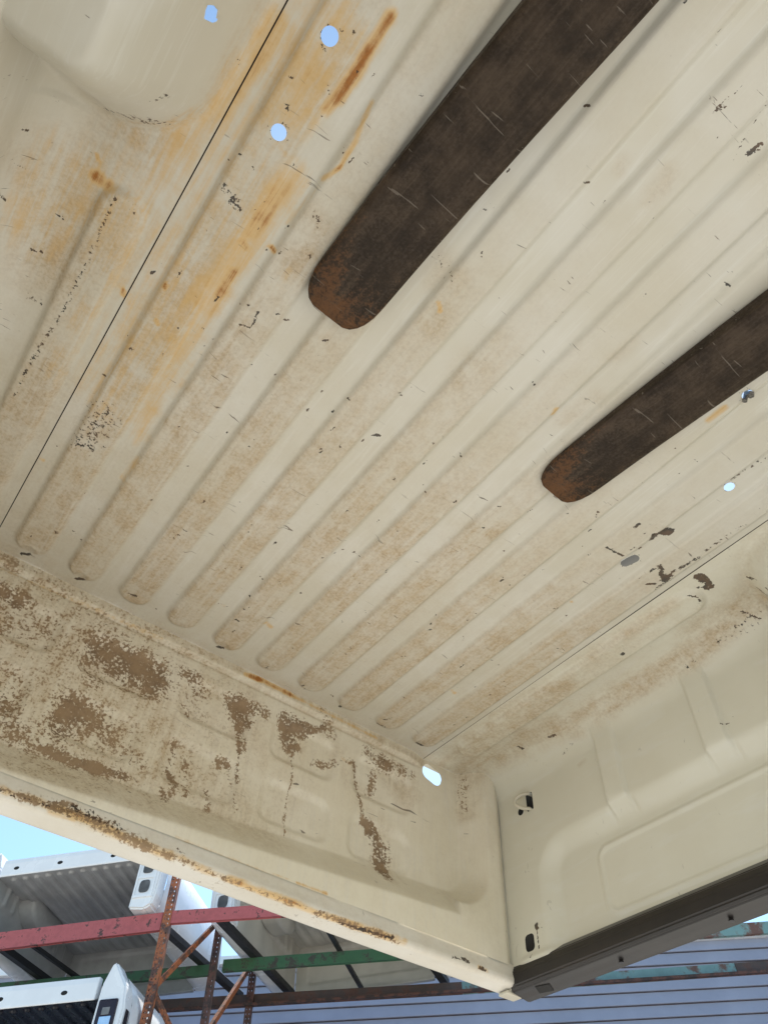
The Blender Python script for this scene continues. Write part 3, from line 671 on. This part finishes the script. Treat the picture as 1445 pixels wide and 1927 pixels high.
# bulkhead: the recessed middle stands at y=0, the deep header and the corner strips stand 7 cm proud of it
XL = -W - XW + .004; HD = .070
x = np.linspace(XL, XW - .003, int((XW - XL) / STEP)); z = np.linspace(-.001, -.502, int(.502 / .0035))
X, Z = np.meshgrid(x, z, indexing='ij')
Zs = Z - (np.clip(X, -1.3, .2) + 1.05) * .060
dp = -rrect(X, Zs, -W / 2 - .012, -.10, W / 2 + .132, .315, .05)
rec = .8 * np.clip((dp + np.where(X > .06, .05, .082)) / np.where(X > .06, .05, .082), 0, 1) + .2 * smooth01(-.082, 0, dp)
inside = smooth01(-.10, -.06, dp)
Yd = -HD * (1 - rec)
for zc, hz in ((-.140, .055), (-.305, .052)):
    for i in range(5):
        xc = -1.140 + .25 * i
        r_ = rrect(X, Z, xc, zc, .094, hz, .03); Yd += .010 * (1 - smooth01(-.014, .008, r_))
Yd += (-.010 * smooth01(-.034, -.026, Z) + .003 * np.exp(-((Z + .032) / .004) ** 2)) * smooth01(.0, -.05, X)
edge = smooth01(XW - .03, XW - .003, X); Yd += .010 * edge ** 2
edge = smooth01(XL + .03, XL, X); Yd += .010 * edge ** 2
Yd += .0015 * np.sin(X * 9 + 1) * np.sin(Z * 14)
dents = np.clip(Yd / .009, 0, 1)
left = smooth01(-.3, -1.1, X)
dirt = np.clip(.22 + .62 * left * inside + .25 * (1 - smooth01(.0, .05, -Z)) + stains(X, Z, TAN_B) + .22 * dents * left, 0, 1)
mud = np.clip(stains(X, Z, MUD_B, True) + .17 * left * inside + .12 * dents * left + .05 * rec * smooth01(0, -.2, X), 0, 1)
mud = np.maximum(mud, stains(X, Z, MUD_L, True))
rust = stains(X, Z, RUST_B, True); rust = np.maximum(rust, stains(X, Z, RUST_L, True)); dark = stains(X, Z, DARK_L)
dirt = np.clip(dirt + .8 * np.exp(-((Z + .034) / .005) ** 2) * smooth01(.0, -.1, X), 0, 1)
sheet('bulkhead', np.stack([X, Yd, Z], -1), (dirt, rust, dark, mud), M['bulk'], bed,
      [hole_slot(.030, -.040, .034, .024, .021, -.30, ax=(0, 2))], (X, Z))
# rolled lower rim of the bulkhead
prof = [(-.0665, -.497), (-.069, -.505), (-.071, -.518), (-.074, -.532), (-.072, -.540), (-.064, -.545), (-.050, -.546), (-.034, -.548), (-.020, -.549), (-.014, -.545), (-.010, -.48)]
pp = [Vector(p) for p in prof]; fine_ = []
for a, b in zip(pp, pp[1:]):
    nseg = max(1, int((b - a).length / .004))
    fine_ += [a.lerp(b, t / nseg) for t in range(nseg)]
fine_.append(pp[-1])
x = np.linspace(XL, XW + .004, 470); yy = np.array([p[0] for p in fine_]); zz = np.array([p[1] for p in fine_])
X, _ = np.meshgrid(x, yy, indexing='ij'); Yr = np.broadcast_to(yy, X.shape) + 0; Zr = np.broadcast_to(zz, X.shape) + 0
bow = -.010 * (1 - ((X + .33) / 1.0) ** 2).clip(0)               # slight crown of the pressed edge
under = smooth01(-.539, -.546, Zr) * smooth01(-.07, -.058, Yr)
Zr = Zr + .003 * np.sin(X * 7) * .3
sheet('front_rim', np.stack([X, Yr, Zr], -1), (.12 + .2 * (1 - under), stains(X, Zr, RUST_L, True) * (1 - .85 * under), stains(X, Zr, DARK_L) * (1 - .8 * under), stains(X, Zr, MUD_L, True) * (1 - .8 * under)), M['rim'], bed)
box('corner_light_block', (XW - .028, -.052, -.53), (XW + .012, -.01, -.0), M['dark'], bed)  # dark block added to stop light leaking through the corner gap
# black rail along the side wall's lower edge
rp = [(a_, mz(b_)) for a_, b_ in ((XW - .004, -.470), (XW - .010, -.486), (XW - .008, -.512), (XW - .003, -.522), (XW + .048, -.531), (XW + .058, -.525), (XW + .060, -.45), (XW + .02, -.45))]
bm = bmesh.new(); ys = [my(.012), my(-.03)] + [my(-.03) - (2.0) * i / 24 for i in range(1, 25)]
rings = [[bm.verts.new((a, yv, b)) for a, b in rp] for yv in ys]
for i in range(len(rings) - 1):
    for j in range(len(rp)):
        a, b = rings[i], rings[i + 1]; q = (j + 1) % len(rp)
        bm.faces.new((a[j], a[q], b[q], b[j]))
bm.faces.new(rings[0][::-1]); bm.faces.new(rings[-1])
bm.normal_update()
bmesh.ops.bevel(bm, geom=[e for e in bm.edges if len(e.link_faces) == 2 and e.calc_face_angle(0) > .25], offset=.003, segments=2, affect='EDGES')
rail = from_bm('side_rail', bm, M['rail'], bed)
bm = bmesh.new(); zl = lambda xx: mz(-.522 - .009 * (xx - XW + .003) / .051) - .0012
bm.faces.new([bm.verts.new((XW + a_, my(b_), zl(XW + a_))) for a_, b_ in ((.004, -.06), (.030, -.048), (.038, -.088), (.012, -.10))])
from_bm('stake_slot', bm, M['dark'], rail)  # flat dark sheet, painted as the shaded inside of the slot
box('rim_corner', (XW - .014, -.055, -.5565), (XW + .034, -.022, -.549), M['cream'], bed, .003)
for yv in (-.31, -.60):
    bm = bmesh.new(); bmesh.ops.create_cone(bm, cap_ends=True, segments=10, radius1=.006, radius2=.004, depth=.006, matrix=Matrix.Translation((XW + .024, my(yv), -.561)))
    from_bm('rivet', bm, M['rail'], rail)
bm = bmesh.new()                                                # outer bed side skin behind the wall
pr = [(XW + .06, -.50), (XW + .15, -.44), (XW + .18, -.2), (XW + .17, .05), (XW + .13, .16)]
for sgn in (0, 1):
    rings = []
    for yv in (.06, LEN):
        rings.append([bm.verts.new(((-W - a) if sgn else a, yv, b)) for a, b in pr])
    for j in range(len(pr) - 1): bm.faces.new((rings[0][j], rings[0][j + 1], rings[1][j + 1], rings[1][j]))
from_bm('outer_skin', bm, M['white'], bed, True)
# tie-down loop
bm = bmesh.new()
cy, cz = my(-.120), mz(-.072)
lp = [(XW + .02, cy, cz + .024)] + [(XW - .004 - .024 * math.sin(t), cy + .034 * math.sin(t) * .9, cz + .022 * math.cos(t)) for t in np.linspace(.05, math.pi - .05, 14)] + [(XW + .02, cy, cz - .026)]
tube_bm(bm, lp, .0048)
from_bm('tie_down_loop', bm, M['cream'], bed, True)

# the same rail and corner pieces on the other side
for o in [c_ for c_ in bed.children if c_.name.split('.')[0] in ('side_rail', 'corner_light_block', 'rim_corner')]:
    me = o.data.copy(); me.transform(Matrix(((-1, 0, 0, -W), (0, 1, 0, 0), (0, 0, 1, 0), (0, 0, 0, 1)))); me.flip_normals()
    c_ = bpy.data.objects.new(o.name.split('.')[0], me); C.objects.link(c_); c_.parent = bed

# ------------------------------------------------------------------ the two fork tines
def tine(name, tipx, tipy, ang, width, label):
    root = empty(name, BED @ Matrix.Translation((tipx, tipy, -.0122)) @ Matrix.Rotation(ang, 4, 'Z'), label=label, cat='fork tine', group='fork tines under the bed')
    bm = bmesh.new(); ys = [0, -.006, -.016, -.030, -.050, -.075, -.105, -.14, -.2, -.3, -.42, -.6, -.85, -1.15, -1.32]
    rings = []
    for yv in ys:
        t = min(1, -yv / .070); hw = width / 2 * (.50 + .50 * (1 - (1 - t) ** 2.2) ** .55) if t < 1 else width / 2
        th = .011 + .031 * min(1, (-yv / .60) ** .8)
        b = min(.007, th * .3); c = .016 * min(1, -yv / .2 + .25)
        pf = [(-hw + .003, 0), (-hw, -.003), (-hw + .001, -th + b), (-hw + c * .45, -th + b * .35), (-hw + c, -th), (-hw * .3, -th - .0006), (hw * .3, -th - .0006), (hw - c, -th), (hw - c * .45, -th + b * .35), (hw - .001, -th + b), (hw, -.003), (hw - .003, 0)]
        rings.append([bm.verts.new((a + .004 * math.sin(yv * 5), yv, z_)) for a, z_ in pf])
    for a, b in zip(rings, rings[1:]):
        for j in range(len(a)): bm.faces.new((a[j], a[(j + 1) % len(a)], b[(j + 1) % len(a)], b[j]))
    bm.faces.new(rings[0][::-1]); bm.faces.new(rings[-1])
    o = from_bm('blade', bm, M['fork'], root, True)
    md = o.modifiers.new('edge', 'BEVEL'); md.width = .0015; md.segments = 2; md.limit_method = 'ANGLE'; md.angle_limit = R(35)
    h = width / 2
    sh = extrude('shank', [(-1.31, -.043), (-1.31, 0), (-1.318, .02), (-1.318, .62), (-1.36, .62), (-1.362, 0), (-1.355, -.03), (-1.335, -.0425)], 0, -h, h, M['fork'], root, bevel=.004)
    for z0 in (.10, .52): box('hook', (-h, -1.41, z0), (h, -1.362, z0 + .05), M['fork'], root, .004)
    return root
tine('fork_tine', -.974, -.945, R(2.6), .132, 'dark scratched steel fork tine nearer the wheel arch, its rounded tip in mid floor')
tine('fork_tine', -.405, -.915, R(4.2), .118, 'dark steel fork tine nearer the side wall, with an orange rust patch on its tip')

# ------------------------------------------------------------------ rack of upturned truck beds behind
rack = empty('storage_rack', Matrix.Translation((-2.9, 8.4, 0)), label='tall steel storage rack with red, green and teal beams, holding truck beds', cat='rack')
RT = rack.matrix_world.inverted()
def rbar(name, a, b, w_, h_, m): return bar(name, RT @ Vector(a), RT @ Vector(b), w_, h_, m, rack)
def post(x0, y0, top, m, face_w=.095, depth=.075):
    bm = bmesh.new(); hw = face_w / 2; x0 += 2.9; y0 -= 8.4
    for a, b in ((-hw, -hw + .018), (-.016, .016), (hw - .018, hw)): bbox(bm, (x0 + a, y0, 0), (x0 + b, y0 + .004, top))
    z = .05
    while z < top:
        for a, b in ((-hw + .018, -.016), (.016, hw - .018)): bbox(bm, (x0 + a, y0, z), (x0 + b, y0 + .004, min(z + .034, top)))
        z += .052
    for sx in (-1, 1):
        xs = x0 + sx * hw; bbox(bm, (min(xs, xs - sx * .004), y0 + .004, 0), (max(xs, xs - sx * .004), y0 + depth, top))
    p = from_bm('upright_post', bm, m, rack)
    box('base_plate', (x0 - .08, y0 - .04, 0), (x0 + .08, y0 + .12, .012), m, p)
post(-2.98, 8.36, 6.62, M['orange']); post(-2.57, 9.1, 5.95, M['post_dark'], .08); post(-2.34, 10.2, 5.95, M['post_dark'], .085)
post(-6.3, 8.76, 6.62, M['orange']); post(7.3, 9.06, 5.95, M['post_dark']); post(7.3, 9.98, 5.95, M['post_dark'])
zs = 5.70
rbar('shelf_beam', (-6.25, 8.82, zs), (-3.04, 8.41, zs), .05, .185, M['red']); rbar('shelf_beam', (-2.93, 8.39, zs + .03), (1.15, 8.30, zs + .03), .05, .13, M['red'])
rbar('shelf_beam', (-6.2, 9.72, 5.61), (-2.62, 9.46, 5.61), .05, .11, M['green']); rbar('shelf_beam', (-2.52, 9.40, 5.62), (2.55, 9.20, 5.62), .05, .125, M['green'])
rbar('shelf_beam', (2.6, 9.20, 5.62), (7.35, 9.06, 5.62), .05, .12, M['teal'])
rbar('shelf_beam', (-4.6, 10.33, 5.58), (.35, 10.25, 5.58), .05, .12, M['brown']); rbar('shelf_beam', (.36, 10.25, 5.58), (3.75, 10.12, 5.58), .05, .12, M['teal']); rbar('shelf_beam', (3.76, 10.12, 5.58), (7.35, 9.98, 5.58), .05, .12, M['brown'])
rbar('shelf_flange', (-4.6, 10.28, 5.50), (7.35, 9.93, 5.50), .06, .022, M['post_dark'])
for a, b, w_ in (((-3.09, 8.60), (-2.52, 10.46), .09), ((-2.40, 8.46), (-1.85, 10.47), .09), ((-5.10, 8.86), (-4.66, 10.35), .085), ((-4.70, 8.83), (-4.40, 9.75), .05), ((-1.25, 8.49), (-.93, 10.42), .05), ((-.28, 8.9), (.16, 10.39), .10)):
    rbar('crossbar', (*a, 5.735 if w_ > .06 else 5.72), (*b, 5.70), w_, .075 if w_ > .06 else .045, M['black'])
for a, b in (((-2.60, 9.06, 5.96), (-2.98, 8.45, 5.05)), ((-2.98, 8.45, 5.0), (-2.60, 9.06, 4.45)), ((-2.34, 10.18, 6.0), (-2.56, 9.16, 4.80)), ((-2.98, 8.45, 4.3), (-2.6, 9.06, 3.7))):
    rbar('brace', a, b, .045, .045, M['orange'])
rbar('shelf_beam', (-6.25, 8.82, 4.13), (-3.04, 8.41, 4.13), .05, .14, M['red']); rbar('shelf_beam', (-6.25, 10.0, 4.13), (-2.62, 9.6, 4.13), .05, .14, M['green'])
for xx in (-5.2, -4.2, -3.5): rbar('crossbar', (xx, 8.62, 4.16), (xx + .3, 9.8, 4.16), .07, .06, M['black'])

def spare_bed(name, origin, rz, label, inner, lamp=False, width=1.87, length=2.15, skin=None):
    """a truck bed lying upside down: local x across, y towards its bulkhead, z up; floor at z=0, rims at z=-.6"""
    skin = skin or M['white']
    root = empty(name, Matrix.Translation(origin) @ Matrix.Rotation(rz, 4, 'Z'), label=label, cat='truck bed', group='upturned truck beds on the rack')
    xs = np.linspace(0, width, 180); ys = np.concatenate([np.linspace(0, .14, 15), np.linspace(.2, length, 12)])
    X, Y = np.meshgrid(xs, ys, indexing='ij'); Zf = np.zeros_like(X)
    for i in range(11):
        c_, _ = channel(X, Y, .17 + i * .152, .085, length - .1); Zf -= .026 * c_
    sheet('floor', np.stack([X, Y, Zf], -1), (0, 0, 0, 0), inner, root)
    for sx, x0 in ((-1, 0), (1, width)):
        # inner wall with two pressed ribs
        zv = np.linspace(.01, -.58, 40); yv = np.linspace(0, length, 120)
        Y, Z = np.meshgrid(yv, zv, indexing='ij')
        d = .03 * smooth01(-.18, -.26, Z) + .0 * Y
        for yc in (.3, .5, 1.65, 1.85): d = d - .02 * (1 - smooth01(.02, .045, np.abs(Y - yc))) * smooth01(-.24, -.18, Z)
        P = np.stack([x0 + sx * d, Y, Z], -1); sheet('inner_wall', P, (0, 0, 0, 0), inner, root)
        # arch
        t = np.linspace(0, math.pi, 28); wv = np.linspace(0, 1, 10)
        T, V = np.meshgrid(t, wv, indexing='ij'); rr = np.where(V < .75, 1, np.sqrt(np.clip(1 - ((V - .75) / .25) ** 2 * .75, 0, 1)))
        P = np.stack([x0 - sx * .25 * V, 1.02 + .43 * np.cos(T) * rr, -.25 * np.sin(T) ** .8 * rr], -1)
        a = sheet('wheel_arch', P, (0, 0, 0, 0), inner, root)
        vs_ = P[:, -1]; bm = bmesh.new(); bm.faces.new([bm.verts.new(v) for v in vs_]); from_bm('arch_face', bm, inner, a)
        # outer skin and rim
        xo = x0 + sx * .30
        pr = [(x0 + sx * .03, -.58), (x0 + sx * .05, -.615), (x0 + sx * .20, -.62), (xo - sx * .03, -.59), (xo, -.52), (xo + sx * .025, -.25), (xo + sx * .01, -.02), (xo - sx * .03, .12), (xo - sx * .10, .24)]
        extrude('outer_skin', pr, 1, .16, length + .05, skin, root, closed=False).data.polygons.foreach_set('use_smooth', [True] * 8)
        # corner post that carries the tail lamp
        cp = [(x0 + sx * .005, -.60), (x0 + sx * .20, -.625), (xo - sx * .02, -.58), (xo + sx * .01, -.45), (xo + sx * .025, -.1), (xo - sx * .01, .10), (xo - sx * .17, .33), (xo - sx * .21, .33), (x0 + sx * .02, .12)]
        pst = extrude('corner_post', cp, 1, -.03, .17, skin, root, bevel=.02)
        a, b = sorted((x0 + sx * .05, x0 + sx * .25))
        if lamp:
            box('tail_lamp', (a, -.052, -.50), (b, .0, -.02), M['lamp'], pst, .02)
            box('reflector', (a + .05, -.058, -.30), (b - .03, -.05, -.18), M['chrome'], pst, .003)
            box('reflector', (a + .06, -.058, -.165), (b - .06, -.05, -.10), M['behind'], pst, .003)
            a, b = sorted((xo - sx * .055, xo - sx * .20)); 
            for yy0, yy1 in ((.02, .10), (.115, .123)):
                d0 = xo + sx * .0265
                box('stripe', (min(d0, d0 + sx * .001), yy0, -.46), (max(d0, d0 + sx * .001), yy1, -.10), M['decal'], pst)
        else:
            bm = bmesh.new()                                     # raised pocket frame and two sockets
            z0, z1 = -.46, -.04
            for lo, hi in (((a - .02, -.045, z0 - .03), (a, -.03, z1 + .02)), ((b, -.045, z0 - .03), (b + .02, -.03, z1 + .02)), ((a, -.045, z1), (b, -.03, z1 + .02)), ((a, -.045, z0 - .03), (b, -.03, z0)), ((a, -.04, -.265), (b, -.03, -.235))): bbox(bm, lo, hi)
            from_bm('pocket_frame', bm, skin, pst)
            for zc, hh in ((-.14, .065), (-.36, .075)):
                bm = bmesh.new(); pts = []
                for j in range(20):
                    t_ = 2 * math.pi * j / 20; pts.append(((a + b) / 2 + .065 * math.copysign(abs(math.cos(t_)) ** .6, math.cos(t_)), zc + hh * math.copysign(abs(math.sin(t_)) ** .6, math.sin(t_))))
                f0 = [bm.verts.new((p[0], -.036, p[1])) for p in pts]; bm.faces.new(f0)
                bmesh.ops.solidify(bm, geom=bm.faces[:], thickness=.004)
                from_bm('lamp_socket', bm, M['behind'], pst)
    # bulkhead
    zv = np.linspace(.01, -.60, 40); xv = np.linspace(-.02, width + .02, 90); X, Z = np.meshgrid(xv, zv, indexing='ij')
    d = .02 * smooth01(-.02, .02, -rrect(X, Z, width / 2, -.27, width / 2 - .15, .2, .05))
    sheet('bulkhead', np.stack([X, length + d, Z], -1), (0, 0, 0, 0), inner, root)
    box('bulkhead_rim', (-.02, length - .015, -.63), (width + .02, length + .05, -.60), inner, root, .008)
    sill = extrude('rear_sill', [(-.025, -.012), (-.03, .0), (-.03, .15), (-.02, .205), (.05, .21), (.05, .02), (.0, .004)], 0, .02, width - .02, skin, root, bevel=.005)
    for fx in (.22, .8, 1.5):
        bm = bmesh.new(); bmesh.ops.create_cone(bm, cap_ends=True, segments=14, radius1=.035, radius2=.035, depth=.004, matrix=Matrix.Translation((fx, -.031, .08)) @ Matrix.Rotation(R(90), 4, 'X') @ Matrix.Scale(.6, 4, (0, 1, 0)))
        from_bm('drain_hole', bm, M['dark'], sill)  # flat dark disc, painted as the shaded inside of a hole
    return root
spare_bed('truck_bed', (-5.32, 8.60, 6.44), R(-7), 'grimy white upturned truck bed on the red beam, with empty tail lamp pockets', M['white_in'])
spare_bed('truck_bed', (-2.28, 8.62, 6.36), R(-12), 'cream upturned truck bed on the rack, right of the rusty perforated post', M['cream_in'])
spare_bed('truck_bed', (-5.27, 8.26, 4.80), R(-6), 'white upturned truck bed with a dark tail lamp and black stripes, lowest on rack', M['decal'], lamp=True)

# ------------------------------------------------------------------ lap sided building wall
wall = empty('sided_wall', Matrix.Translation((0, 12.5, 0)), label='blue grey wall of horizontal lap siding behind the rack', cat='wall')
EXP = .175; top = 6.96; nP = int(top / EXP)
me = None
for i in range(nP):
    z0 = top - (i + 1) * EXP
    if me is None:
        p = extrude('plank', [(0, .014), (-.040, .013), (-.043, .018), (-.010, EXP), (.0, EXP)], 0, -14, 14, M['siding'], wall); me = p.data
    else:
        p = bpy.data.objects.new('plank', me); C.objects.link(p); p.parent = wall
    p.location = (random.uniform(-.1, .1), random.uniform(-.002, .002), z0)
box('wall_frame', (-14, .006, 0), (14, .18, top + .02), M['brown'], wall)
box('fascia', (-14.2, -.10, top - .02), (14.2, .20, top + .10), M['white'], wall, .01)
